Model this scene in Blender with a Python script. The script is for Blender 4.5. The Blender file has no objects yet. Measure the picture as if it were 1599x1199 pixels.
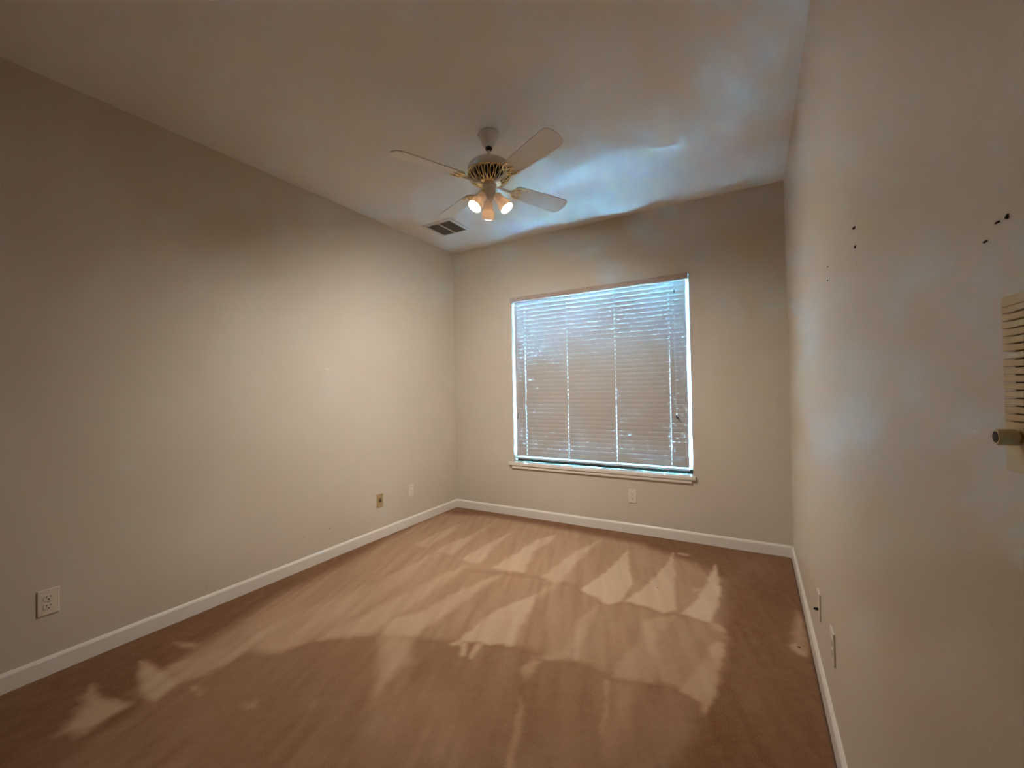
import bpy, bmesh, math, random
import numpy as np
from mathutils import Vector, Matrix

random.seed(7)
C = bpy.context.scene.collection
SC = bpy.context.scene
R = math.radians

# ------------------------------------------------------------------ camera, sky, lamps, exposure
W, H = 3.031, 2.74            # room width and ceiling height; window wall at y = 0
NEAR = -5.4                  # wall behind the photographer
FAN = (1.505, -1.60)
F_PX = 658.2

cam_data = bpy.data.cameras.new('camera')
cam_data.sensor_width = 36.0
cam_data.lens = F_PX / 1599.0 * 36.0
cam_data.clip_start = 0.02
cam = bpy.data.objects.new('camera', cam_data)
C.objects.link(cam)
yaw, pitch, roll = 0.52031, 0.01189, -0.01896
cy, sy, cp, sp = math.cos(yaw), math.sin(yaw), math.cos(pitch), math.sin(pitch)
fwd = Vector((-sy * cp, cy * cp, sp))
rgt = Vector((cy, sy, 0))
upv = rgt.cross(fwd)
cr, sr = math.cos(roll), math.sin(roll)
rx = cr * rgt + sr * upv
ux = -sr * rgt + cr * upv
m = Matrix((rx, ux, -fwd)).transposed().to_4x4()
m.translation = Vector((2.80828, -3.65419, 1.25534))
cam.matrix_world = m
SC.camera = cam

SKY_STRENGTH = 7.0
SUN_STRENGTH = 13800.0
SPOT_W = 46.0
LAMP_COLOR = (1.0, 0.92, 0.81)
SC.view_settings.view_transform = 'Standard'
SC.view_settings.look = 'None'
SC.view_settings.gamma = 1.0
SC.view_settings.exposure = 0.0
SC.view_settings.use_curve_mapping = False
SC.cycles.sample_clamp_indirect = 2000.0     # keep the daylight that bounces in between the slats

world = bpy.data.worlds.new('daylight')
SC.world = world
world.use_nodes = True
wn = world.node_tree
wn.nodes.clear()
wo = wn.nodes.new('ShaderNodeOutputWorld')
wb = wn.nodes.new('ShaderNodeBackground')
wsky = wn.nodes.new('ShaderNodeTexSky')
wsky.sky_type = 'HOSEK_WILKIE'
wsky.sun_direction = Vector((0.3, -0.5, 0.8)).normalized()
wsky.turbidity = 3.5
wsky.ground_albedo = 0.3
wmix = wn.nodes.new('ShaderNodeMix'); wmix.data_type = 'RGBA'
wmix.inputs[0].default_value = 0.8
wmix.inputs[7].default_value = (0.30, 0.62, 1.0, 1)
wn.links.new(wsky.outputs[0], wmix.inputs[6])
wn.links.new(wmix.outputs[2], wb.inputs[0])
wb.inputs[1].default_value = SKY_STRENGTH
wn.links.new(wb.outputs[0], wo.inputs[0])

sun_d = bpy.data.lights.new('sun', 'SUN')
sun_d.energy = SUN_STRENGTH
sun_d.color = (0.17, 0.50, 1.0)
sun_d.angle = R(0.6)
sun = bpy.data.objects.new('sun', sun_d)
C.objects.link(sun)
sun.location = (8, -1, 9)
# the sun stands over the far end of the house and shines along the outside of the window wall
sun.rotation_euler = Vector((-0.80, 0.03, -0.60)).to_track_quat('-Z', 'Y').to_euler()


# ------------------------------------------------------------------ material helpers
def new_mat(name):
    mt = bpy.data.materials.new(name)
    mt.use_nodes = True
    nt = mt.node_tree
    return mt, nt, nt.nodes['Principled BSDF']


def lin(c):
    return tuple(((v / 255.0) / 12.92 if v / 255.0 <= 0.04045 else ((v / 255.0 + 0.055) / 1.055) ** 2.4) for v in c)


def basic(name, rgb, rough=0.5, metal=0.0, var=0.03, scale=30.0, bump=0.0, bump_scale=200.0, bump_dist=0.001):
    """procedural surface: base colour with a faint noise variation and an optional fine bump"""
    mt, nt, b = new_mat(name)
    c = lin(rgb)
    tc = nt.nodes.new('ShaderNodeTexCoord')
    nz = nt.nodes.new('ShaderNodeTexNoise')
    nz.inputs['Scale'].default_value = scale
    nz.inputs['Detail'].default_value = 4
    nt.links.new(tc.outputs['Object'], nz.inputs['Vector'])
    mx = nt.nodes.new('ShaderNodeMix'); mx.data_type = 'RGBA'
    mx.inputs[6].default_value = tuple(v * (1 - var) for v in c) + (1,)
    mx.inputs[7].default_value = tuple(min(1, v * (1 + var)) for v in c) + (1,)
    nt.links.new(nz.outputs['Fac'], mx.inputs[0])
    nt.links.new(mx.outputs[2], b.inputs['Base Color'])
    b.inputs['Roughness'].default_value = rough
    b.inputs['Metallic'].default_value = metal
    if bump:
        n2 = nt.nodes.new('ShaderNodeTexNoise')
        n2.inputs['Scale'].default_value = bump_scale
        n2.inputs['Detail'].default_value = 2
        nt.links.new(tc.outputs['Object'], n2.inputs['Vector'])
        bp = nt.nodes.new('ShaderNodeBump')
        bp.inputs['Strength'].default_value = bump
        bp.inputs['Distance'].default_value = bump_dist
        nt.links.new(n2.outputs['Fac'], bp.inputs['Height'])
        nt.links.new(bp.outputs['Normal'], b.inputs['Normal'])
    return mt


def wall_paint(name, rgb, rough=0.55, scuffs=()):
    """eggshell wall paint with orange-peel bump; scuffs = (point, radius, rgb) worn spots"""
    mt = basic(name, rgb, rough, var=0.012, scale=3.0, bump=0.12, bump_scale=140, bump_dist=0.002)
    nt = mt.node_tree
    b = nt.nodes['Principled BSDF']
    src = b.inputs['Base Color'].links[0].from_socket
    geo = nt.nodes.new('ShaderNodeNewGeometry')
    nz = nt.nodes.new('ShaderNodeTexNoise'); nz.inputs['Scale'].default_value = 45
    nt.links.new(geo.outputs['Position'], nz.inputs['Vector'])
    for pt, rad, col in scuffs:
        ds = nt.nodes.new('ShaderNodeVectorMath'); ds.operation = 'DISTANCE'
        nt.links.new(geo.outputs['Position'], ds.inputs[0])
        ds.inputs[1].default_value = pt
        ad = nt.nodes.new('ShaderNodeMath'); ad.operation = 'MULTIPLY_ADD'
        nt.links.new(nz.outputs['Fac'], ad.inputs[0]); ad.inputs[1].default_value = rad
        nt.links.new(ds.outputs['Value'], ad.inputs[2])
        mr = nt.nodes.new('ShaderNodeMapRange')
        mr.inputs['From Min'].default_value = rad * 1.5
        mr.inputs['From Max'].default_value = rad * 0.8
        mr.inputs['To Max'].default_value = 0.55
        nt.links.new(ad.outputs[0], mr.inputs['Value'])
        mx = nt.nodes.new('ShaderNodeMix'); mx.data_type = 'RGBA'
        nt.links.new(mr.outputs[0], mx.inputs[0])
        nt.links.new(src, mx.inputs[6])
        mx.inputs[7].default_value = lin(col) + (1,)
        src = mx.outputs[2]
    nt.links.new(src, b.inputs['Base Color'])
    return mt


def translucent(name, rgb, trans_rgb, fac, rough=0.45):
    mt = basic(name, rgb, rough, var=0.02, scale=60)
    nt = mt.node_tree
    b = nt.nodes['Principled BSDF']
    out = nt.nodes['Material Output']
    tr = nt.nodes.new('ShaderNodeBsdfTranslucent')
    tr.inputs['Color'].default_value = lin(trans_rgb) + (1,)
    ms = nt.nodes.new('ShaderNodeMixShader')
    ms.inputs[0].default_value = fac
    nt.links.new(b.outputs[0], ms.inputs[1])
    nt.links.new(tr.outputs[0], ms.inputs[2])
    nt.links.new(ms.outputs[0], out.inputs['Surface'])
    return mt


def glass_mat(name):
    mt, nt, b = new_mat(name)
    nt.nodes.remove(b)
    out = nt.nodes['Material Output']
    fr = nt.nodes.new('ShaderNodeFresnel'); fr.inputs[0].default_value = 1.45
    tp = nt.nodes.new('ShaderNodeBsdfTransparent'); tp.inputs[0].default_value = (0.93, 0.97, 0.96, 1)
    gl = nt.nodes.new('ShaderNodeBsdfGlossy'); gl.inputs['Roughness'].default_value = 0.02
    ms = nt.nodes.new('ShaderNodeMixShader')
    nt.links.new(fr.outputs[0], ms.inputs[0])
    nt.links.new(tp.outputs[0], ms.inputs[1]); nt.links.new(gl.outputs[0], ms.inputs[2])
    nt.links.new(ms.outputs[0], out.inputs['Surface'])
    return mt


def emit_mat(name, rgb, strength):
    mt, nt, b = new_mat(name)
    b.inputs['Base Color'].default_value = (0.9, 0.85, 0.8, 1)
    b.inputs['Emission Color'].default_value = rgb + (1,)
    b.inputs['Emission Strength'].default_value = strength
    return mt


WALL = (208, 199, 185)
M = {
    'wall': wall_paint('cream_wall_paint', WALL),
    'wall_left': wall_paint('cream_wall_paint_scuffed', WALL, scuffs=[((0, -1.57, .226), .010, (120, 100, 80)), ((0, -1.779, .229), .008, (135, 115, 95)), ((0, -2.40, .13), .005, (110, 90, 70))]),
    'wall_right': wall_paint('cream_wall_paint_worn', WALL, 0.42, scuffs=[((W, -2.352, 1.54), .004, (120, 110, 98)), ((W, -1.90, 1.45), .003, (125, 115, 100))]),
    'ceiling': basic('flat_white_ceiling_paint', (228, 227, 225), 0.8, var=0.012, scale=4, bump=0.15, bump_scale=110, bump_dist=0.002),
    'trim': basic('white_gloss_trim_paint', (232, 227, 219), 0.3, var=0.01, scale=10, bump=0.03, bump_scale=40),
    'vinyl': basic('white_vinyl', (235, 237, 236), 0.35, var=0.01),
    'slat': basic('white_slat', (184, 181, 177), 0.45, var=0.02, scale=60),
    'valance': basic('taupe_valance', (182, 164, 148), 0.45, var=0.03, scale=15),
    'cord': basic('white_cord', (228, 226, 222), 0.8, bump=0.3, bump_scale=900),
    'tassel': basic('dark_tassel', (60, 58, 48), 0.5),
    'fan_white': basic('white_enamel', (232, 230, 224), 0.3, var=0.01),
    'blade': basic('white_blade_laminate', (224, 224, 222), 0.4, var=0.02, scale=12),
    'brass': basic('polished_brass', (248, 232, 186), 0.25, 1.0, var=0.05, scale=80),
    'dark': basic('dark_interior', (32, 28, 24), 0.7),
    'black': basic('black_rubber', (18, 17, 16), 0.5),
    'shade': translucent('white_lamp_shade', (232, 224, 216), (255, 232, 208), 0.12),
    'bulb': emit_mat('lit_bulb_face', (1.0, 0.92, 0.76), 14.0),
    'vent': basic('white_vent_metal', (215, 217, 218), 0.4, var=0.02),
    'louver': basic('grey_louver_metal', (172, 170, 166), 0.5, var=0.03),
    'plate': basic('white_plate_plastic', (226, 217, 203), 0.3, var=0.01),
    'plate_tan': basic('tan_plate_plastic', (176, 152, 108), 0.35, var=0.02),
    'tan_jack': basic('brown_jack_plastic', (120, 98, 62), 0.4),
    'slot': basic('slot_black', (20, 15, 12), 0.8),
    'yellowed': basic('yellowed_plastic', (206, 184, 134), 0.4, var=0.03, scale=40),
    'knob': basic('olive_grey_knob', (214, 200, 164), 0.45, var=0.03),
    'screw': basic('screw_metal', (190, 185, 175), 0.35, 1.0),
    'nail': basic('dark_nail_steel', (46, 38, 30), 0.5, 0.4),
    'crumb': basic('dark_crumb', (40, 26, 16), 0.9),
    'glass': glass_mat('window_glass'),
    'bounce_strip': basic('pale_bounce_ground', (214, 216, 216), 0.9, var=0.06, scale=3.0, bump=0.3, bump_scale=60, bump_dist=0.004),
    'soil': basic('dry_lawn', (88, 88, 74), 0.95, var=0.3, scale=2.0, bump=0.5, bump_scale=20, bump_dist=0.05),
    'screen_fence': basic('screen_fence_boards', (96, 82, 68), 0.9, var=0.25, scale=6, bump=0.4, bump_scale=30, bump_dist=0.01),
}


# ------------------------------------------------------------------ mesh helpers
class MB:
    def __init__(self):
        self.v, self.f = [], []

    def add(self, vs, fs):
        o = len(self.v)
        self.v += [tuple(p) for p in vs]
        self.f += [tuple(i + o for i in f) for f in fs]
        return self

    def box(self, x0, x1, y0, y1, z0, z1, mat=None):
        vs = [(x0, y0, z0), (x1, y0, z0), (x1, y1, z0), (x0, y1, z0), (x0, y0, z1), (x1, y0, z1), (x1, y1, z1), (x0, y1, z1)]
        if mat is not None:
            vs = [mat @ Vector(p) for p in vs]
        return self.add(vs, [(0, 3, 2, 1), (4, 5, 6, 7), (0, 1, 5, 4), (1, 2, 6, 5), (2, 3, 7, 6), (3, 0, 4, 7)])

    def lathe(self, prof, n=48, mat=None, cap0=False, cap1=False):
        vs, fs = [], []
        for r, z in prof:
            for k in range(n):
                a = 2 * math.pi * k / n
                vs.append(Vector((r * math.cos(a), r * math.sin(a), z)))
        if mat is not None:
            vs = [mat @ p for p in vs]
        for j in range(len(prof) - 1):
            for k in range(n):
                k2 = (k + 1) % n
                fs.append((j * n + k, j * n + k2, (j + 1) * n + k2, (j + 1) * n + k))
        if cap0:
            fs.append(tuple(range(n - 1, -1, -1)))
        if cap1:
            fs.append(tuple((len(prof) - 1) * n + k for k in range(n)))
        return self.add(vs, fs)

    def tube(self, pts, rad, n=10):
        pts = [Vector(p) for p in pts]
        rads = rad if isinstance(rad, (list, tuple)) else [rad] * len(pts)
        vs, fs = [], []
        prev = None
        for i, p in enumerate(pts):
            d = (pts[min(i + 1, len(pts) - 1)] - pts[max(i - 1, 0)]).normalized()
            if prev is None:
                a = d.orthogonal().normalized()
            else:
                a = (prev - d * prev.dot(d)).normalized()
            prev = a
            b = d.cross(a)
            for k in range(n):
                t = 2 * math.pi * k / n
                vs.append(p + rads[i] * (math.cos(t) * a + math.sin(t) * b))
        for i in range(len(pts) - 1):
            for k in range(n):
                k2 = (k + 1) % n
                fs.append((i * n + k, i * n + k2, (i + 1) * n + k2, (i + 1) * n + k))
        fs.append(tuple(range(n - 1, -1, -1)))
        fs.append(tuple((len(pts) - 1) * n + k for k in range(n)))
        return self.add(vs, fs)

    def prism(self, outline, z0, z1, mat=None):
        n = len(outline)
        vs = [Vector((x, y, z0)) for x, y in outline] + [Vector((x, y, z1)) for x, y in outline]
        if mat is not None:
            vs = [mat @ p for p in vs]
        fs = [tuple(range(n - 1, -1, -1)), tuple(range(n, 2 * n))]
        fs += [(k, (k + 1) % n, n + (k + 1) % n, n + k) for k in range(n)]
        return self.add(vs, fs)

    def build(self, name, mat, parent=None, smooth=False, bevel=0.0, segs=2, origin=None):
        me = bpy.data.meshes.new(name)
        vs = self.v
        if origin is not None:
            vs = [(x - origin[0], y - origin[1], z - origin[2]) for x, y, z in vs]
        me.from_pydata(vs, [], self.f)
        me.validate()
        bm = bmesh.new(); bm.from_mesh(me)
        bmesh.ops.recalc_face_normals(bm, faces=bm.faces)
        bm.to_mesh(me); bm.free()
        me.materials.append(mat)
        o = bpy.data.objects.new(name, me)
        if origin is not None:
            o.location = origin
        C.objects.link(o)
        if parent is not None:
            o.parent = parent
        if smooth:
            for p in me.polygons:
                p.use_smooth = True
            me.set_sharp_from_angle(angle=R(40))
        if bevel:
            bv = o.modifiers.new('bevel', 'BEVEL')
            bv.width = bevel; bv.segments = segs; bv.limit_method = 'ANGLE'; bv.angle_limit = R(40)
        return o


def struct(o):
    o['kind'] = 'structure'
    return o


def tag(o, label, cat, group=None):
    o['label'] = label; o['category'] = cat
    if group:
        o['group'] = group
    return o


def thing(name, label, cat, loc=(0, 0, 0), rot=(0, 0, 0), group=None):
    o = bpy.data.objects.new(name, None)
    o.empty_display_size = 0.05
    C.objects.link(o)
    o.location = loc; o.rotation_euler = rot
    return tag(o, label, cat, group)


# ------------------------------------------------------------------ room shell
T = 0.14
OX0, OX1, OZ0, OZ1 = 0.722, 2.372, 0.525, 2.165     # window opening
struct(MB().box(-T, 0, NEAR - T, T, -0.05, H + 0.02).build('wall_left', M['wall_left']))
struct(MB().box(W, W + T, NEAR - T, T, -0.05, H + 0.02).build('wall_right', M['wall_right']))
struct(MB().box(0, W, NEAR - T, NEAR, -0.05, H + 0.02).build('wall_near', M['wall']))
wb_ = MB()
wb_.box(0, OX0, 0, T, -0.05, H + 0.02).box(OX1, W, 0, T, -0.05, H + 0.02)
wb_.box(OX0, OX1, 0, T, -0.05, OZ0).box(OX0, OX1, 0, T, OZ1, H + 0.02)
struct(wb_.build('wall_back', M['wall']))
struct(MB().box(-T, W + T, NEAR - T, T, H + 0.0, H + 0.15).build('ceiling', M['ceiling']))


def baseboard(name, p0, p1, inward):
    t, h = 0.012, 0.0825
    prof = [(0, -0.011), (t, -0.011), (t, h - 0.014), (t - 0.003, h - 0.008), (t - 0.006, h - 0.003), (0.004, h), (0, h)]
    n = len(prof)
    vs = []
    for px, py in (p0, p1):
        for d, z in prof:
            vs.append((px + inward[0] * d, py + inward[1] * d, z))
    fs = [tuple(range(n)), tuple(range(2 * n - 1, n - 1, -1))] + [(k, (k + 1) % n, n + (k + 1) % n, n + k) for k in range(n)]
    return struct(MB().add(vs, fs).build(name, M['trim']))


baseboard('baseboard_left', (0, NEAR), (0, 0), (1, 0))
baseboard('baseboard_back', (0.012, 0), (W - 0.012, 0), (0, -1))
baseboard('baseboard_right', (W, NEAR), (W, 0), (-1, 0))
baseboard('baseboard_near', (0.012, NEAR), (W - 0.012, NEAR), (0, 1))

# ------------------------------------------------------------------ carpet with vacuum tracks
CAMP = np.array(m.translation)
AX = np.array([tuple(rx), tuple(ux), tuple(fwd)])


def floor_pt(u, v):
    d = AX.T @ np.array([(u - 799.5) / F_PX, -(v - 599.5) / F_PX, 1.0])
    t = -CAMP[2] / d[2]
    return (CAMP + t * d)[:2]


# (outline of a brushed patch, nap lightness, edge softness in m); later patches lie over earlier ones
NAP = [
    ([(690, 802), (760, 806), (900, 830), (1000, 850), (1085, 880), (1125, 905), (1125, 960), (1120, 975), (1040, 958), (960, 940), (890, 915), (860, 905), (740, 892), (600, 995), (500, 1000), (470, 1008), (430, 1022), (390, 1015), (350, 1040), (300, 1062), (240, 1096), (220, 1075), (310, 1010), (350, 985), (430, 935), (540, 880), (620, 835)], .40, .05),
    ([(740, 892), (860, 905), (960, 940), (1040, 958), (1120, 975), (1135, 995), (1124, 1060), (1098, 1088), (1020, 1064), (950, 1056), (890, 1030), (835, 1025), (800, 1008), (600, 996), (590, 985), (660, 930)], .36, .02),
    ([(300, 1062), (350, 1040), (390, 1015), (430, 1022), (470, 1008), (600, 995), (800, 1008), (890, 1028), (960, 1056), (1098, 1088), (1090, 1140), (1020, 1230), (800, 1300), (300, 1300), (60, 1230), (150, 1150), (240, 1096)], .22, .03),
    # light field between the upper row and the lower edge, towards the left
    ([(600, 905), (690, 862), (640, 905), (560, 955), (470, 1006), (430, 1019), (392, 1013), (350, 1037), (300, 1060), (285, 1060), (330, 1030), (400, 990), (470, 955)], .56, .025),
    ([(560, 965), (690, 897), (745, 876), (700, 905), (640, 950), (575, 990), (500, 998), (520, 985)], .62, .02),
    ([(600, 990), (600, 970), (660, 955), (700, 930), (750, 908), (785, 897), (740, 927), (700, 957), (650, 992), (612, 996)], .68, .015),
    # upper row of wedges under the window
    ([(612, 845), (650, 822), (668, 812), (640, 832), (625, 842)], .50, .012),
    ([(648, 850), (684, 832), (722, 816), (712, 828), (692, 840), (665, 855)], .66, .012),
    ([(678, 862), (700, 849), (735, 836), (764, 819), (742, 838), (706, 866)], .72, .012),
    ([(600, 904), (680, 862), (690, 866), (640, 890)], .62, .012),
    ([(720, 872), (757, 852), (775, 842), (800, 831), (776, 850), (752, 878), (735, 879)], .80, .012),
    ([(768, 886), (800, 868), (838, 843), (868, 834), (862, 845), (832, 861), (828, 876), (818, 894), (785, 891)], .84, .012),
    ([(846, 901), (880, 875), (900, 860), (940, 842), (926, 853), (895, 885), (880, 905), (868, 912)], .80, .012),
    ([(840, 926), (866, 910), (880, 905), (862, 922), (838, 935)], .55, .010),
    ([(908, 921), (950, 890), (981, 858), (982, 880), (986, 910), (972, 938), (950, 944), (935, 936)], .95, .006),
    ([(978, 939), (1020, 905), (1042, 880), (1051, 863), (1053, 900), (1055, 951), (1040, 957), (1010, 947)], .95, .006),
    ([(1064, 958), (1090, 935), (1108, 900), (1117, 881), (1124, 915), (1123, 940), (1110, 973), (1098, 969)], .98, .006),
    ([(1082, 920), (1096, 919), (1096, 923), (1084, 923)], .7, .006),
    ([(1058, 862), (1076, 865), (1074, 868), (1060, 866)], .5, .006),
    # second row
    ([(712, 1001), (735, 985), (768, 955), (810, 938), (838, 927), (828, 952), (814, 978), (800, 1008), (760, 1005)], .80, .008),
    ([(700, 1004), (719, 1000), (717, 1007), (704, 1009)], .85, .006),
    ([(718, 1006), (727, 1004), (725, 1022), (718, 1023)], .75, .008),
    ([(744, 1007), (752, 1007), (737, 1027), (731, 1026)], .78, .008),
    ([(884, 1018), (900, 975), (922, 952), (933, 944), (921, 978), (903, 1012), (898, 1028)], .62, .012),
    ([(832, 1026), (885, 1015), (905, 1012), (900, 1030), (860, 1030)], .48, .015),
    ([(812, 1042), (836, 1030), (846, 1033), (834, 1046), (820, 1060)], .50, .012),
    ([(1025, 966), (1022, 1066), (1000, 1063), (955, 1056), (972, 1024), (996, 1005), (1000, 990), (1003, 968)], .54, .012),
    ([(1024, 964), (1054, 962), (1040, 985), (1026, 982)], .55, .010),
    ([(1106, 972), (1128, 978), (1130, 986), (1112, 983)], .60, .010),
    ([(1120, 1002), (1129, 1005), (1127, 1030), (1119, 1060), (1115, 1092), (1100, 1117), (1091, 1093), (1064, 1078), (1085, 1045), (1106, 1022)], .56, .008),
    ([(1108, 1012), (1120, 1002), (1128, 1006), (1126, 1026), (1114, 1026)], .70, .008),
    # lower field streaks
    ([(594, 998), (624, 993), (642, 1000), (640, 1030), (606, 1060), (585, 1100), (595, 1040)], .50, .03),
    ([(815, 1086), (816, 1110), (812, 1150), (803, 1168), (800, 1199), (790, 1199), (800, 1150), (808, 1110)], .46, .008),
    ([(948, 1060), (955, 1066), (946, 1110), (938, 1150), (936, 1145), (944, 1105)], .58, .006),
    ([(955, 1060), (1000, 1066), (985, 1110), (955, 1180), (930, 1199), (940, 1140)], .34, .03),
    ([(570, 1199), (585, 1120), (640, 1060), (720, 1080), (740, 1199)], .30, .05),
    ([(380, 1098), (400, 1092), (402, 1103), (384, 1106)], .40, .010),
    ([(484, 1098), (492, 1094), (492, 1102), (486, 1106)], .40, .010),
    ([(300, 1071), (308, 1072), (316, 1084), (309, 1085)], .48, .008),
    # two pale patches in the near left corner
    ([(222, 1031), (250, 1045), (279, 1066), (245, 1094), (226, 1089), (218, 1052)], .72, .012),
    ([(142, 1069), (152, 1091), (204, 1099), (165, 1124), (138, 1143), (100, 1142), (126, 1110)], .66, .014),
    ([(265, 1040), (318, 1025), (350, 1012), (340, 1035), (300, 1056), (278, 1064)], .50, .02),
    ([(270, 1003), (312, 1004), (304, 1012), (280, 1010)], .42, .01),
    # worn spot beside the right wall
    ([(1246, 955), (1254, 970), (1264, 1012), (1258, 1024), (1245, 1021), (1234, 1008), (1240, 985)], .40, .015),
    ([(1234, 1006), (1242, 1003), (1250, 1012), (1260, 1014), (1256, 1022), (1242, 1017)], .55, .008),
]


def build_carpet():
    xs = np.concatenate([np.linspace(0.004, W - 0.06, 270), np.linspace(W - 0.05, W - 0.0118, 14)])
    ys = np.concatenate([np.linspace(NEAR, -3.0, 60), np.linspace(-2.985, -0.010, 270)])
    X, Y = np.meshgrid(xs, ys)
    P = np.stack([X.ravel(), Y.ravel()], 1)
    rng = np.random.RandomState(3)

    def vnoise(p, s, seed):
        g = np.random.RandomState(seed).rand(128, 128)
        q = p / s
        i = np.floor(q).astype(int); f = q - i
        f = f * f * (3 - 2 * f)
        a = g[i[:, 1] % 128, i[:, 0] % 128]; b = g[i[:, 1] % 128, (i[:, 0] + 1) % 128]
        c = g[(i[:, 1] + 1) % 128, i[:, 0] % 128]; d = g[(i[:, 1] + 1) % 128, (i[:, 0] + 1) % 128]
        return (a * (1 - f[:, 0]) + b * f[:, 0]) * (1 - f[:, 1]) + (c * (1 - f[:, 0]) + d * f[:, 0]) * f[:, 1]

    Q = P.copy()
    Q[:, 0] += (vnoise(P, .05, 1) - .5) * .016 + (vnoise(P, .018, 2) - .5) * .009
    Q[:, 1] += (vnoise(P, .05, 4) - .5) * .016 + (vnoise(P, .018, 5) - .5) * .009
    tone = np.full(len(P), .10) + (vnoise(P, .35, 6) - .5) * .05
    streak = vnoise(np.stack([P[:, 0] * 1.0 + P[:, 1] * .35, P[:, 1] * .12], 1), .03, 8)
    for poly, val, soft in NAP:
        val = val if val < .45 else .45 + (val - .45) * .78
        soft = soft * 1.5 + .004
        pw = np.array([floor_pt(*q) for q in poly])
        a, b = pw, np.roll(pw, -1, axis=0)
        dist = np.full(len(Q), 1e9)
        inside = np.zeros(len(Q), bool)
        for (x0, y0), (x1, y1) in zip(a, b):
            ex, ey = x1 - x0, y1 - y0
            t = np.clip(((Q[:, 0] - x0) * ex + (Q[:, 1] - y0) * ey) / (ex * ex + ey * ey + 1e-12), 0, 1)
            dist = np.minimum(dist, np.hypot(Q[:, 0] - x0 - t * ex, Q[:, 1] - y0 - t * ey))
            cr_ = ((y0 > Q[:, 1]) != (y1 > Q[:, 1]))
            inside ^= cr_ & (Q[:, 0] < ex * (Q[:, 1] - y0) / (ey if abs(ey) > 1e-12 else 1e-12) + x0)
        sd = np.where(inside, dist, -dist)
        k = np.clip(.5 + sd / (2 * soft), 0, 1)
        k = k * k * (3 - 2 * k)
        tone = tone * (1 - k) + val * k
    tone += (streak - .5) * .20 * np.clip(tone * 2, 0, 1) + (vnoise(P, .02, 9) - .5) * .05
    # pile height: flat, rounding down into the gap along the right baseboard
    d = (W - 0.012) - P[:, 0]
    e = np.clip(1 - d / .013, 0, 1)
    Z = -0.012 * e * e + (vnoise(P, .25, 11) - .5) * .003 * np.clip(d / .05, 0, 1) + (tone - .3) * .002
    nx, ny = len(xs), len(ys)
    vs = [(float(p[0]), float(p[1]), float(z)) for p, z in zip(P, Z)]
    fs = [(j * nx + i, j * nx + i + 1, (j + 1) * nx + i + 1, (j + 1) * nx + i) for j in range(ny - 1) for i in range(nx - 1)]
    # underside of the slab so the carpet has its thickness
    o4 = len(vs)
    vs += [(-.02, NEAR - .02, -.03), (W + .02, NEAR - .02, -.03), (W + .02, .02, -.03), (-.02, .02, -.03),
           (-.02, NEAR - .02, -.014), (W + .02, NEAR - .02, -.014), (W + .02, .02, -.014), (-.02, .02, -.014)]
    fs += [tuple(o4 + i for i in f) for f in [(0, 3, 2, 1), (4, 5, 6, 7), (0, 1, 5, 4), (1, 2, 6, 5), (2, 3, 7, 6), (3, 0, 4, 7)]]
    me = bpy.data.meshes.new('floor')
    me.from_pydata(vs, [], fs)
    at = me.attributes.new('nap', 'FLOAT', 'POINT')
    at.data.foreach_set('value', np.concatenate([tone, np.zeros(8)]).astype(np.float32))
    for p in me.polygons:
        p.use_smooth = True
    # material: plush pile whose tone follows the brushed nap
    mt, nt, bs = new_mat('plush_tan_carpet')
    an = nt.nodes.new('ShaderNodeAttribute'); an.attribute_name = 'nap'
    tc = nt.nodes.new('ShaderNodeTexCoord')
    nz = nt.nodes.new('ShaderNodeTexNoise'); nz.inputs['Scale'].default_value = 260; nz.inputs['Detail'].default_value = 3
    nt.links.new(tc.outputs['Object'], nz.inputs['Vector'])
    ad = nt.nodes.new('ShaderNodeMath'); ad.operation = 'MULTIPLY_ADD'
    nt.links.new(nz.outputs['Fac'], ad.inputs[0]); ad.inputs[1].default_value = 0.30
    nt.links.new(an.outputs['Fac'], ad.inputs[2])
    sb = nt.nodes.new('ShaderNodeMath'); sb.operation = 'SUBTRACT'; sb.inputs[1].default_value = 0.15
    nt.links.new(ad.outputs[0], sb.inputs[0])
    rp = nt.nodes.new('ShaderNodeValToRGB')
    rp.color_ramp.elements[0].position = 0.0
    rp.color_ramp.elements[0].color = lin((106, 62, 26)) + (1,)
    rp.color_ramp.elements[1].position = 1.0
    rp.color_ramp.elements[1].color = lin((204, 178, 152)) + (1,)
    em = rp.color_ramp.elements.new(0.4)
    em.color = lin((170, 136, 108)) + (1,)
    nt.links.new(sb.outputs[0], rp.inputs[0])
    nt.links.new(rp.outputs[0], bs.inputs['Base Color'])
    bs.inputs['Roughness'].default_value = 1.0
    bs.inputs['Specular IOR Level'].default_value = 0.05
    bs.inputs['Sheen Weight'].default_value = 0.12
    bs.inputs['Sheen Roughness'].default_value = 0.6
    n2 = nt.nodes.new('ShaderNodeTexNoise'); n2.inputs['Scale'].default_value = 420
    nt.links.new(tc.outputs['Object'], n2.inputs['Vector'])
    bp = nt.nodes.new('ShaderNodeBump'); bp.inputs['Strength'].default_value = 0.5; bp.inputs['Distance'].default_value = 0.003
    nt.links.new(n2.outputs['Fac'], bp.inputs['Height'])
    nt.links.new(bp.outputs['Normal'], bs.inputs['Normal'])
    me.materials.append(mt)
    o = bpy.data.objects.new('floor', me)
    C.objects.link(o)
    return struct(o)


build_carpet()

# ------------------------------------------------------------------ outdoors beyond the glass
struct(MB().box(-30, 30, T + 2.9, 60, -0.6, -0.25).build('ground', M['soil']))
struct(MB().box(-30, 30, T + 0.005, T + 2.9, -0.6, -0.24).build('bounce_strip', M['bounce_strip']))  # unseen pale strip, added to bounce sunlight up through the slats

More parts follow.
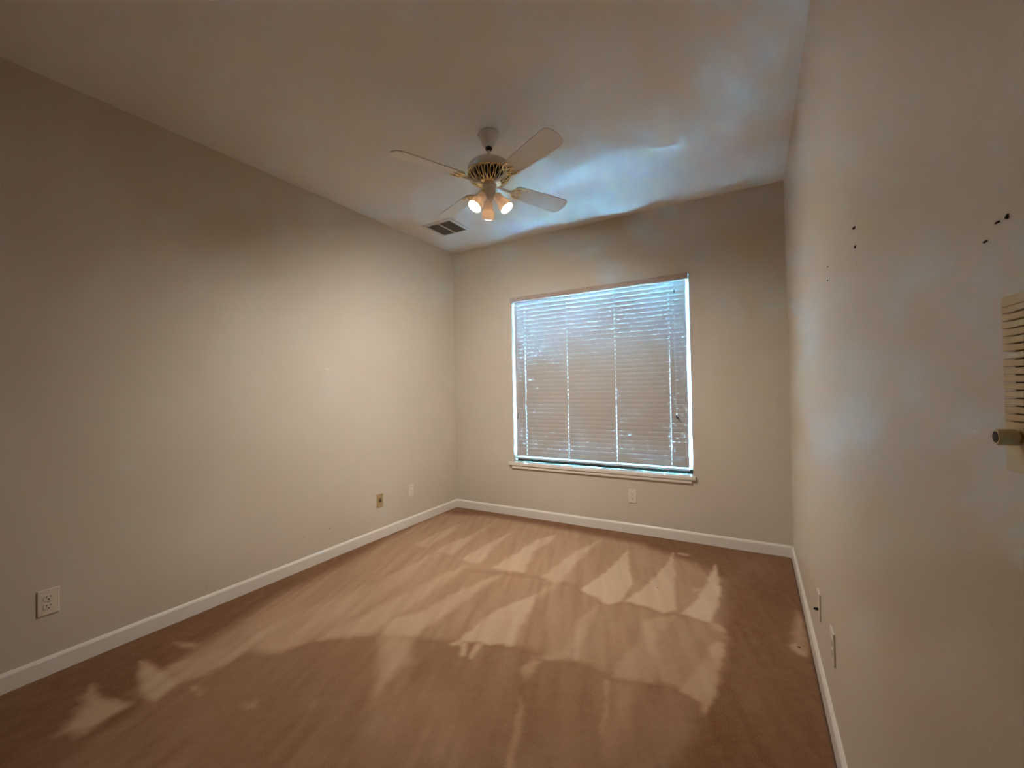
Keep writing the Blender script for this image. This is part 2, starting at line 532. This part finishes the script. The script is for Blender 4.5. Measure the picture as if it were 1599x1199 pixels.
fc = MB()  # unseen board screen, added to dim the outdoors behind the slat slots
for k in range(170):
    x0 = -12 + k * .155
    fc.box(x0, x0 + .147, 4.220, 4.245, -.25, 2.02 + random.uniform(-.015, .015))
fc.box(-12, 14.4, 4.245, 4.290, .15, .25).box(-12, 14.4, 4.245, 4.290, 1.55, 1.65)
struct(fc.build('added_screen_fence', M['screen_fence']))

# ------------------------------------------------------------------ window unit
FY0, FY1 = 0.088, 0.135
wf = MB()
fw = 0.038
ZS = OZ0 + 0.005
wf.box(OX0, OX0 + fw, FY0, FY1, ZS, OZ1).box(OX1 - fw, OX1, FY0, FY1, ZS, OZ1)
wf.box(OX0 + fw, OX1 - fw, FY0, FY1, OZ1 - fw, OZ1).box(OX0 + fw, OX1 - fw, FY0, FY1, ZS, ZS + 0.05)
win = struct(wf.build('window_1', M['vinyl'], bevel=0.002))
MB().box(OX0 + fw, OX1 - fw, FY0 + .004, FY1 - .01, 1.095, 1.140).build('meeting_rail', M['vinyl'], win, bevel=0.002)
MB().box(OX0 + fw, OX1 - fw, .112, .116, 1.140, OZ1 - fw).build('upper_pane', M['glass'], win)
MB().box(OX0 + fw, OX1 - fw, .102, .106, ZS + 0.05, 1.095).build('lower_pane', M['glass'], win)
MB().box(OX0 + .004, OX1 - .004, .074, .0875, ZS + .0005, ZS + .034).build('dark_strip', M['tassel'], win, bevel=.002)  # dark strip added behind the gap under the bottom rail
# stool with rounded nose and horns, and the apron under it
st = MB()
SX0, SX1 = 0.676, 2.395
outline = [(SX0, -0.002), (SX0, -.020), (SX0 + .006, -.028), (SX1 - .006, -.028), (SX1, -.020), (SX1, -0.002)]
st.prism(outline, OZ0 - .024, OZ0 + .005)
st.box(OX0 + .0005, OX1 - .0005, -.003, FY0 + .01, OZ0, OZ0 + .005)
st.build('window_sill', M['trim'], win, bevel=0.005, segs=3)
ap = MB()
ap.prism([(0.694, 0), (0.694 + .012, -.018), (2.366 - .004, -.018), (2.366, 0)], .470, OZ0 - .023)
ap.build('window_apron', M['trim'], win, bevel=0.004, segs=2)

# ------------------------------------------------------------------ window blind
BX0, BX1, BY = 0.738, 2.343, 0.036
blind = thing('window_blind', 'wide white slatted blind, closed, hanging in the only window', 'blind', (1.54, BY, OZ1))
BORG = Vector((1.54, BY, OZ1))


def bpart(mb, name, mat, parent=None, **kw):
    mb.v = [tuple(Vector(p) - BORG) for p in mb.v]
    return mb.build(name, mat, parent or blind, **kw)


# headrail hidden behind the valance
bpart(MB().box(BX0, BX1, BY - .026, BY + .028, 2.118, 2.160), 'headrail', M['vinyl'], bevel=.002)
va = MB()
vprof = [(-.004, 2.113), (-.014, 2.113), (-.018, 2.119), (-.018, 2.130), (-.015, 2.134), (-.015, 2.148), (-.019, 2.153), (-.019, 2.163), (-.004, 2.163)]
n = len(vprof)
vs = [(x, y, z) for x in (0.716, 2.367) for y, z in vprof]
va.add(vs, [tuple(range(n)), tuple(range(2 * n - 1, n - 1, -1))] + [(k, (k + 1) % n, n + (k + 1) % n, n + k) for k in range(n)])
bpart(va, 'valance', M['valance'], bevel=.001)

NSL = 39
ZT, ZB = 2.095, 0.612
PITCH = (ZT - ZB) / (NSL - 1)
TILT_TOP, TILT_LOW = 74.2, 84.2
SWD = 0.050
LADX_T = [0.855, 1.300, 1.753, 2.208]
sl = MB()
for i in range(NSL):
    z = ZT - i * PITCH
    fr = i / (NSL - 1)
    u_ = min(1, max(0, (fr - .10) / .46)); u_ = u_ * u_ * (3 - 2 * u_)
    tl = R(TILT_TOP + (TILT_LOW - TILT_TOP) * u_ - (2.5 if i > NSL - 4 else 0) - max(0, 10 - 2.5 * i) + random.uniform(-.6, .6))   # the ladders let the upper slats hang a little more open
    ca, sa = math.cos(tl), math.sin(tl)
    sag = random.uniform(-.0004, .0004)
    lad = LADX_T
    # stations along the length, with a slot around every ladder
    xs = [BX0 + random.uniform(-.002, .002)]
    holes = []
    for lx in lad:
        xs += [lx - .0016, lx + .0016]
        holes.append(len(xs) - 2)
    xs.append(BX1 + random.uniform(-.002, .002))
    rows = [-1, -.6, -.24, 0, .24, .6, 1]
    top, bot = [], []
    for side in (1, -1):
        for x in xs:
            for r in rows:
                w_ = r * SWD / 2
                crown = .0016 * (1 - r * r) + side * .0009
                # w axis: outer-low (+y) to inner-high (-y); normal faces the room, slightly down
                y = BY - w_ * ca - crown * sa
                zz = z + w_ * sa - crown * ca + sag
                (top if side == 1 else bot).append((x, y, zz))
    nr = len(rows); nxs = len(xs)
    vs = top + bot
    off = len(top)
    fs = []
    keep = set()
    for a in range(nxs - 1):
        for b in range(nr - 1):
            if a in holes and b in (2, 3):
                continue
            keep.add((a, b))
    for a, b in keep:
        q = (a * nr + b, a * nr + b + 1, (a + 1) * nr + b + 1, (a + 1) * nr + b)
        fs.append(q)
        fs.append(tuple(off + k for k in reversed(q)))
        for (da, db, e0, e1) in ((-1, 0, 0, 1), (1, 0, 2, 3), (0, -1, 3, 0), (0, 1, 1, 2)):
            if (a + da, b + db) not in keep:
                fs.append((q[e0], off + q[e0], off + q[e1], q[e1]))
    sl.add(vs, fs)
bpart(sl, 'slats', M['slat'])
bpart(MB().box(BX0, BX1, BY - .026, BY + .026, .5645, .580), 'bottom_rail', M['slat'], bevel=.003)
for lx in LADX_T:
    lc = MB()
    lc.tube([(lx + .0052, BY - .0285, 2.117), (lx + .0052, BY - .0285, .581)], .0008, 6)
    lc.tube([(lx + .0052, BY + .0285, 2.117), (lx + .0052, BY + .0285, .581)], .0008, 6)
    lc.tube([(lx, BY, 2.117), (lx, BY, .581)], .0007, 6)
    bpart(lc, 'ladder_cord', M['cord'])
lift = bpart(MB().tube([(2.254, BY - .0285, 2.117), (2.254, BY - .0285, 1.6), (2.255, BY - .0285, 1.012)], .0009, 6)
             .tube([(2.258, BY - .0285, 2.117), (2.259, BY - .0285, 2.045)], .0009, 6), 'lift_cord', M['cord'])
bpart(MB().tube([(2.258, BY - .029, 2.047), (2.258, BY - .029, 2.040), (2.258, BY - .029, 2.020), (2.258, BY - .029, 2.015)], [.002, .004, .005, .003], 10), 'cord_knob', M['tassel'], lift)
bpart(MB().tube([(2.255, BY - .029, 1.016), (2.255, BY - .029, 1.008), (2.258, BY - .029, .990), (2.258, BY - .029, .985)], [.002, .005, .006, .003], 10)
      .tube([(2.266, BY - .029, 1.006), (2.268, BY - .029, .998), (2.272, BY - .029, .980), (2.272, BY - .029, .975)], [.002, .004, .005, .003], 10), 'tassel', M['tassel'], lift)
tiltc = bpart(MB().tube([(0.779, BY - .0285, 2.117), (0.779, BY - .0285, 1.02)], .0009, 6)
              .tube([(0.773, BY - .0285, 2.117), (0.773, BY - .0285, .995)], .0009, 6), 'tilt_cord', M['cord'])
bpart(MB().tube([(0.779, BY - .029, 1.022), (0.779, BY - .029, 1.014), (0.779, BY - .029, .997), (0.779, BY - .029, .992)], [.002, .0035, .0045, .003], 10)
      .tube([(0.773, BY - .029, .992), (0.773, BY - .029, .982), (0.773, BY - .029, .965), (0.773, BY - .029, .960)], [.002, .0035, .0045, .003], 10), 'tassel', basic('olive_tassel', (120, 118, 92), .5), tiltc)

# ------------------------------------------------------------------ ceiling fan with three spot lamps
fan = thing('ceiling_fan', 'white four-blade ceiling fan with brass trim and three lit spot lamps', 'ceiling fan', (FAN[0], FAN[1], H))


def fp(mb, name, mat, parent=None, **kw):
    mb.v = [(x, y, z - H) for x, y, z in mb.v]
    return mb.build(name, mat, parent or fan, **kw)


can = fp(MB().lathe([(.010, 2.7395), (.058, 2.7395), (.060, 2.736), (.059, 2.728), (.053, 2.712), (.044, 2.688), (.037, 2.668), (.0335, 2.660), (.030, 2.656), (.018, 2.656)], 48, cap0=True), 'canopy', M['fan_white'], smooth=True)
fp(MB().lathe([(.0035, .0), (.0035, .003)], 12, Matrix.Translation((-.044, -.043, 2.722)) @ Matrix.Rotation(R(-135), 4, 'Z') @ Matrix.Rotation(R(-80), 4, 'Y'), True, True), 'canopy_screw', M['dark'], can)
fp(MB().lathe([(.006, 2.668), (.019, 2.664), (.0205, 2.656), (.0185, 2.645), (.011, 2.639)], 32, cap0=True, cap1=True), 'hanger_ball', M['black'], smooth=True)
fp(MB().lathe([(.0095, 2.652), (.0095, 2.580), (.016, 2.579), (.018, 2.572)], 24, cap0=True, cap1=True), 'downrod', M['fan_white'], smooth=True)
fp(MB().lathe([(.016, 2.580), (.045, 2.578), (.080, 2.572), (.104, 2.563), (.118, 2.551), (.123, 2.538), (.124, 2.518), (.122, 2.511), (.112, 2.508), (.02, 2.508)], 64, cap0=True, cap1=True), 'motor_housing', M['fan_white'], smooth=True)
fp(MB().lathe([(.105, 2.509), (.108, 2.496), (.098, 2.476), (.080, 2.460), (.062, 2.452), (.03, 2.450)], 48, cap0=True, cap1=True), 'motor_core', M['dark'], smooth=True)
fil = MB()
for (r0, z0, rr) in ((.121, 2.508, .0045), (.066, 2.447, .0045)):
    fil.tube([(r0 * math.cos(a), r0 * math.sin(a), z0) for a in [2 * math.pi * k / 64 for k in range(65)]], rr, 8)
NR = 22
bandp = [(.121, 2.507), (.1215, 2.494), (.115, 2.478), (.102, 2.464), (.085, 2.454), (.066, 2.447)]
for k in range(NR):
    a0 = 2 * math.pi * k / NR
    for sgn in (1, -1):
        pts = []
        for j, (r_, z_) in enumerate(bandp):
            t = j / (len(bandp) - 1)
            da = sgn * .5 * (2 * math.pi / NR) * math.sin(math.pi * t) * .72
            pts.append((r_ * math.cos(a0 + da), r_ * math.sin(a0 + da), z_))
        fil.tube(pts, [.0038, .0042, .0034, .0034, .0030, .0030], 7)
fp(fil, 'filigree_band', M['brass'], smooth=True)
fp(MB().lathe([(.070, 2.452), (.070, 2.444), (.058, 2.440), (.040, 2.438), (.02, 2.437)], 40, cap0=True, cap1=True), 'rotor_hub', M['brass'], smooth=True)

BLADE_R0, BLADE_R1 = 0.175, 0.585


def blade_outline():
    r0, r1 = BLADE_R0, BLADE_R1
    w0, w1 = .052, .066
    pts = []
    # root (rounded), one long edge, rounded tip corners with a shallow curved end, other edge
    for a in np.linspace(90, 180, 7):
        pts.append((r0 + .03 + .03 * math.cos(R(a)), w0 - .03 + .03 * math.sin(R(a))))
    low = [(x, -y) for x, y in reversed(pts)]
    tip = []
    cr_ = .042
    for a in np.linspace(-90, -12, 8):
        tip.append((r1 - cr_ - .006 + cr_ * math.cos(R(a)), -(w1 - cr_) + cr_ * math.sin(R(a))))
    tip2 = [(x, -y) for x, y in reversed(tip)]
    tip_mid = [(r1 - .002, -.012), (r1, 0), (r1 - .002, .012)]
    return low + tip + tip_mid + tip2 + pts


BZ = 2.446
for az in (-114, -24, 66, 156):
    mt = Matrix.Translation((0, 0, BZ)) @ Matrix.Rotation(R(az), 4, 'Z') @ Matrix.Rotation(R(-15), 4, 'X')
    bl = fp(MB().prism(blade_outline(), .0, .006, mt), 'blade', M['blade'], bevel=.0015)
    mi = Matrix.Translation((0, 0, BZ)) @ Matrix.Rotation(R(az), 4, 'Z')

    def P(r, w, z, pit=True):
        q = Matrix.Rotation(R(-15), 4, 'X') @ Vector((0, w, z)) if pit else Vector((0, w, z))
        return mi @ Vector((r, q.y, q.z))
    ir = MB()
    ir.tube([P(.050, 0, -.002, False), P(.085, 0, -.006, False), P(.115, 0, -.010, False), P(.145, 0, -.010, False), P(.175, 0, -.006)], [.010, .010, .009, .009, .008], 10)
    fp(ir, 'blade_iron', M['fan_white'], smooth=True)
    sc = MB()
    zt = -.004
    for s in (1, -1):
        pts = [P(.150, 0, -.007), P(.165, s * .012, zt), P(.172, s * .026, zt), P(.185, s * .037, zt), P(.205, s * .043, zt), P(.228, s * .042, zt)]
        sc.tube(pts, [.005, .0045, .004, .004, .004, .003], 8)
        sc.tube([P(.172, s * .026, zt), P(.185, s * .018, zt), P(.200, s * .018, zt), P(.206, s * .030, zt)], [.0035, .003, .003, .0025], 8)
        sc.tube([P(.168, 0, zt), P(.183, s * .010, zt), P(.200, s * .009, zt), P(.222, s * .002, zt)], [.004, .0032, .0032, .003], 8)
        sc.tube([P(.228, s * .042, zt - .003), P(.228, s * .042, .002)], .006, 10)
    sc.tube([P(.225, 0, zt - .003), P(.225, 0, .002)], .006, 10)
    fp(sc, 'scroll_bracket', M['brass'], smooth=True)

fp(MB().lathe([(.040, 2.442), (.043, 2.436), (.042, 2.424), (.038, 2.418), (.035, 2.412), (.035, 2.404), (.037, 2.400), (.036, 2.392), (.031, 2.382), (.027, 2.368), (.024, 2.358), (.018, 2.350), (.008, 2.345), (.006, 2.338), (.003, 2.334)], 40, cap0=True, cap1=True), 'light_fitter', M['fan_white'], smooth=True)
for az, power, cone, lean in ((-111, .45, 140, 36), (9, .75, 150, 36), (129, 2.9, 178, 28)):
    rz = Matrix.Rotation(R(az), 4, 'Z')
    tiltd = R(lean)
    ax = rz @ Vector((math.sin(tiltd), 0, -math.cos(tiltd)))
    top = rz @ Vector((.046, 0, 0)) + Vector((0, 0, 2.370))
    fp(MB().tube([rz @ Vector((.028, 0, 2.398)), rz @ Vector((.042, 0, 2.402)), rz @ Vector((.048, 0, 2.390)), top + ax * (-.004)], [.005, .005, .0055, .007], 10), 'lamp_arm', M['brass'], smooth=True)
    rot = Vector((0, 0, 1)).rotation_difference(ax).to_matrix().to_4x4()
    ms = Matrix.Translation(top) @ rot
    shd = fp(MB().lathe([(.010, -.004), (.020, .000), (.0245, .006), (.0255, .020), (.0262, .045), (.0285, .050), (.0360, .060), (.0390, .080), (.0400, .104), (.0383, .104), (.0372, .082), (.0335, .064), (.0245, .050), (.0235, .012), (.004, .006)], 36, ms, cap0=True, cap1=True), 'lamp_shade', M['shade'], smooth=True)
    fp(MB().lathe([(.0115, .052), (.014, .066), (.026, .080), (.0345, .092), (.0350, .098), (.030, .104), (.018, .108), (.004, .1095)], 32, ms, cap0=True, cap1=True), 'bulb', M['bulb'], shd, smooth=True)
    ld = bpy.data.lights.new('spot_lamp_light', 'SPOT')
    ld.energy = SPOT_W * power
    ld.color = LAMP_COLOR
    ld.spot_size = R(cone)
    ld.spot_blend = 1.0
    ld.shadow_soft_size = 0.028
    lo = bpy.data.objects.new('spot_lamp_light', ld)
    C.objects.link(lo)
    lo.parent = fan
    pos = top + ax * .115
    lo.matrix_local = Matrix.Translation((pos.x, pos.y, pos.z - H)) @ Vector((0, 0, -1)).rotation_difference(ax).to_matrix().to_4x4()

# ------------------------------------------------------------------ ceiling vent
VX0, VX1, VY0, VY1 = 0.247, 0.570, -0.768, -0.453
vent = thing('ceiling_vent', 'square white air vent with two grey louvred halves, in the ceiling behind the fan', 'vent', ((VX0 + VX1) / 2, (VY0 + VY1) / 2, H))


def vp(mb, name, mat, **kw):
    mb.v = [(x - (VX0 + VX1) / 2, y - (VY0 + VY1) / 2, z - H) for x, y, z in mb.v]
    return mb.build(name, mat, vent, **kw)


b_ = .030
zf0, zf1 = H - .009, H
fr = MB()
o_ = [(VX0, VY0), (VX1, VY0), (VX1, VY1), (VX0, VY1)]
i_ = [(VX0 + b_, VY0 + b_), (VX1 - b_, VY0 + b_), (VX1 - b_, VY1 - b_), (VX0 + b_, VY1 - b_)]
vs = [(x, y, zf1) for x, y in o_] + [(x, y, zf1 - .003) for x, y in o_] + [(x, y, zf0) for x, y in i_] + [(x, y, zf1) for x, y in i_]
fs = []
for k in range(4):
    k2 = (k + 1) % 4
    fs += [(k, k2, 4 + k2, 4 + k), (4 + k, 4 + k2, 8 + k2, 8 + k), (8 + k, 8 + k2, 12 + k2, 12 + k), (12 + k, 12 + k2, k2, k)]
fr.add(vs, fs)
vp(fr, 'frame', M['vent'])
cx = (VX0 + VX1) / 2
vp(MB().box(cx - .006, cx + .006, VY0 + b_, VY1 - b_, zf0, H - .001), 'centre_bar', M['vent'])
for x0, x1 in ((VX0 + b_, cx - .006), (cx + .006, VX1 - b_)):
    lv = MB()
    lv.box(x0, x1, VY0 + b_, VY1 - b_, H - .0012, H - .0004)
    ny = 20
    for k in range(ny):
        yc = VY0 + b_ + (k + .5) * (VY1 - VY0 - 2 * b_) / ny
        mt = Matrix.Translation((0, yc, H - .0048)) @ Matrix.Rotation(R(22), 4, 'X')
        lv.box(x0, x1, -.0062, .0062, -.0005, .0005, mt)
    vp(lv, 'louvre', M['louver'])


# ------------------------------------------------------------------ wall plates
def plate_thing(name, label, cat, loc, rotz, body_mat, group=None):
    """empty on the wall surface; local x along the wall, local -y out of the wall, z up"""
    t = thing(name, label, cat, loc, (0, 0, rotz), group)
    MB().box(-.035, .035, -.006, 0, -.057, .057).build('cover_plate', body_mat, t, bevel=.0025, segs=3)
    return t


def duplex(t, mat):
    for zc in (.0195, -.0195):
        o = []
        for a in np.linspace(0, 2 * math.pi, 32, endpoint=False):
            x, z = .0172 * math.cos(a), .0172 * math.sin(a)
            o.append((x, max(-.0135, min(.0135, z))))
        rc = MB().prism(o, .0055, .0078, Matrix.Translation((0, 0, zc)) @ Matrix.Rotation(R(90), 4, 'X')).build('receptacle', mat, t)
        s = MB()
        s.box(-.0078, -.0054, -.0081, -.0072, zc + .001, zc + .0095)
        s.box(.0054, .0078, -.0081, -.0072, zc + .002, zc + .0090)
        s.lathe([(.0030, .0072), (.0030, .0081)], 14, Matrix.Translation((0, 0, zc - .0065)) @ Matrix.Rotation(R(90), 4, 'X'), True, True)
        s.build('socket_slots', M['slot'], rc)
    MB().lathe([(.0030, .0058), (.0030, .0068)], 14, Matrix.Rotation(R(90), 4, 'X'), True, True).build('screw', M['screw'], t)


def plate_screws(t, d=.030):
    for z in (d, -d):
        MB().lathe([(.0032, .0056), (.0032, .0068)], 14, Matrix.Translation((0, 0, z)) @ Matrix.Rotation(R(90), 4, 'X'), True, True).build('screw', M['screw'], t)


LEFT, BACK, RIGHT = R(90), 0.0, R(-90)     # local -y points into the room
t = plate_thing('wall_outlet', 'white double power outlet low on the left wall, nearest the camera', 'outlet', (0, -3.038, .328), LEFT, M['plate'], 'double power outlets')
duplex(t, M['plate'])
t = plate_thing('wall_outlet', 'white double power outlet on the wall below the window', 'outlet', (1.886, 0, .317), BACK, M['plate'], 'double power outlets')
duplex(t, M['plate'])
t = plate_thing('phone_jack', 'tan phone jack plate, darker than the wall, low on the left wall', 'jack', (0, -1.077, .321), LEFT, M['plate_tan'])
jk = MB().box(-.016, .016, -.0105, -.005, -.012, .022).build('jack_housing', M['tan_jack'], t, bevel=.002)
MB().box(-.0065, .0065, -.0112, -.010, -.006, .008).build('jack_port', M['slot'], jk)
plate_screws(t, .040)
t = plate_thing('cable_plate', 'white cover plate low on the left wall, nearest the far corner', 'wall plate', (0, -.698, .321), LEFT, M['plate'])
MB().lathe([(.0048, .005), (.0048, .016)], 20, Matrix.Rotation(R(90), 4, 'X'), True, True).build('cable_socket', M['plate'], t)
plate_screws(t, .042)
t = plate_thing('cable_plate', 'white cover plate with dark socket hole, low on right wall, nearer the window', 'wall plate', (W, -1.455, .317), RIGHT, M['plate'])
sk = MB().lathe([(.0060, .005), (.0060, .014), (.0048, .014), (.0048, .022)], 20, Matrix.Translation((0, 0, -.020)) @ Matrix.Rotation(R(90), 4, 'X'), True, True).build('cable_socket', M['slot'], t)
plate_screws(t, .042)
t = plate_thing('wall_outlet', 'white double power outlet low on right wall, nearer the camera than the cover plate', 'outlet', (W, -1.818, .336), RIGHT, M['plate'], 'double power outlets')
duplex(t, M['plate'])

# ------------------------------------------------------------------ thermostat at the right edge
TH_Y, TH_Z0, TH_Z1 = -3.112, 1.176, 1.328
TW = .118
th = thing('thermostat', 'yellowed louvred thermostat with a round knob, on the right wall at the picture edge', 'thermostat', (W, TH_Y - TW / 2, TH_Z0), (0, 0, RIGHT))
th.rotation_euler = (0, 0, RIGHT)
hh = TH_Z1 - TH_Z0
MB().box(-TW / 2 + .003, TW / 2 - .003, -.012, 0, -.006, hh - .004).build('back_plate', M['yellowed'], th, bevel=.002)
# cover: dark cavity behind a stack of slanted louvre blades, with solid bottom panel
zl0, zl1 = .043, hh - .009
MB().box(-TW / 2 + .004, TW / 2 - .004, -.024, -.011, zl0 - .004, hh - .006).build('cavity', M['dark'], th)
cv = MB()
cv.box(-TW / 2, TW / 2, -.030, -.011, 0, zl0)
cv.box(-TW / 2, TW / 2, -.030, -.011, zl1, hh)
nl = 15
pt = (zl1 - zl0) / nl
for k in range(nl):
    z0 = zl0 + k * pt
    cv.box(-TW / 2, TW / 2, -.030, -.0235, z0 + .0009, z0 + pt - .0002)
cv.build('louvred_cover', M['yellowed'], th, bevel=.0006, segs=1)
kz = 1.2065 - TH_Z0
kx = -(TW / 2 - .023)
kb = MB().lathe([(.0045, .0295), (.0045, .0318), (.0070, .0320), (.0070, .0430), (.0062, .0440), (.0050, .0440)], 28, Matrix.Translation((kx, 0, kz)) @ Matrix.Rotation(R(90), 4, 'X'), True, True)
ko = kb.build('knob', M['knob'], th, smooth=True)
MB().lathe([(.0048, .0436), (.0048, .0444)], 24, Matrix.Translation((kx, 0, kz)) @ Matrix.Rotation(R(90), 4, 'X'), True, True).build('knob_cap', M['dark'], ko)

# ------------------------------------------------------------------ old nails in the right wall
nails = [      # (y, z), shank radius, label, how far the bent head stands out and how far it droops
    ((-2.350, 1.631), .0030, 'dark nail in right wall, upper of the pair nearest the far end at eye level', .0045, .005),
    ((-2.351, 1.585), .0026, 'dark nail in right wall, straight below the upper nail of that pair', .0015, .006),
    ((-1.924, 1.639), .0018, 'tiny nail in right wall, upper of the two nearest the window', .0020, .002),
    ((-1.916, 1.596), .0022, 'tiny nail in right wall, lower of the two nearest the window', .0025, .003),
    ((-3.047, 1.417), .0017, 'largest dark nail in right wall, above the thermostat', .0012, .0045),
    ((-3.030, 1.417), .0012, 'dark slanted nail in right wall, beside the largest nail', .0032, .0022),
    ((-3.003, 1.405), .0013, 'dark nail in right wall, lowest of the three above the thermostat', .0030, .0018),
]
for (y, z), r_, lab, out, dz in nails:
    mb = MB()
    z1 = z + dz / 2
    mb.tube([(W + .003, y, z1 + dz * .3), (W - out * .35, y, z1 - dz * .25), (W - out * .8, y, z1 - dz * .7), (W - out, y, z1 - dz)], [r_ * .8, r_ * .95, r_, r_ * .7], 12)
    o = mb.build('wall_nail', M['nail'], None, smooth=True, origin=(W, y, z))
    tag(o, lab, 'nail', 'nails left in the right wall')

# ------------------------------------------------------------------ crumbs on the carpet
for (u, v), s, lab in (((1027, 918), .0042, 'dark crumb on the pale carpet wedge under the window'), ((1247.5, 1010.5), .0052, 'dark bit of debris on the worn carpet spot beside the right baseboard')):
    q = floor_pt(u, v)
    bm = bmesh.new()
    bmesh.ops.create_icosphere(bm, subdivisions=2, radius=1.0)
    rr = random.Random(int(u))
    for vtx in bm.verts:
        k = 1 + rr.uniform(-.25, .25)
        vtx.co = Vector((vtx.co.x * s * 1.3 * k, vtx.co.y * s * .8 * k, vtx.co.z * s * .4 * k))
    me = bpy.data.meshes.new('carpet_crumb'); bm.to_mesh(me); bm.free()
    me.materials.append(M['crumb'])
    o = bpy.data.objects.new('carpet_crumb', me); C.objects.link(o)
    o.location = (float(q[0]), float(q[1]), s * .3)
    tag(o, lab, 'crumb', 'crumbs on the carpet')
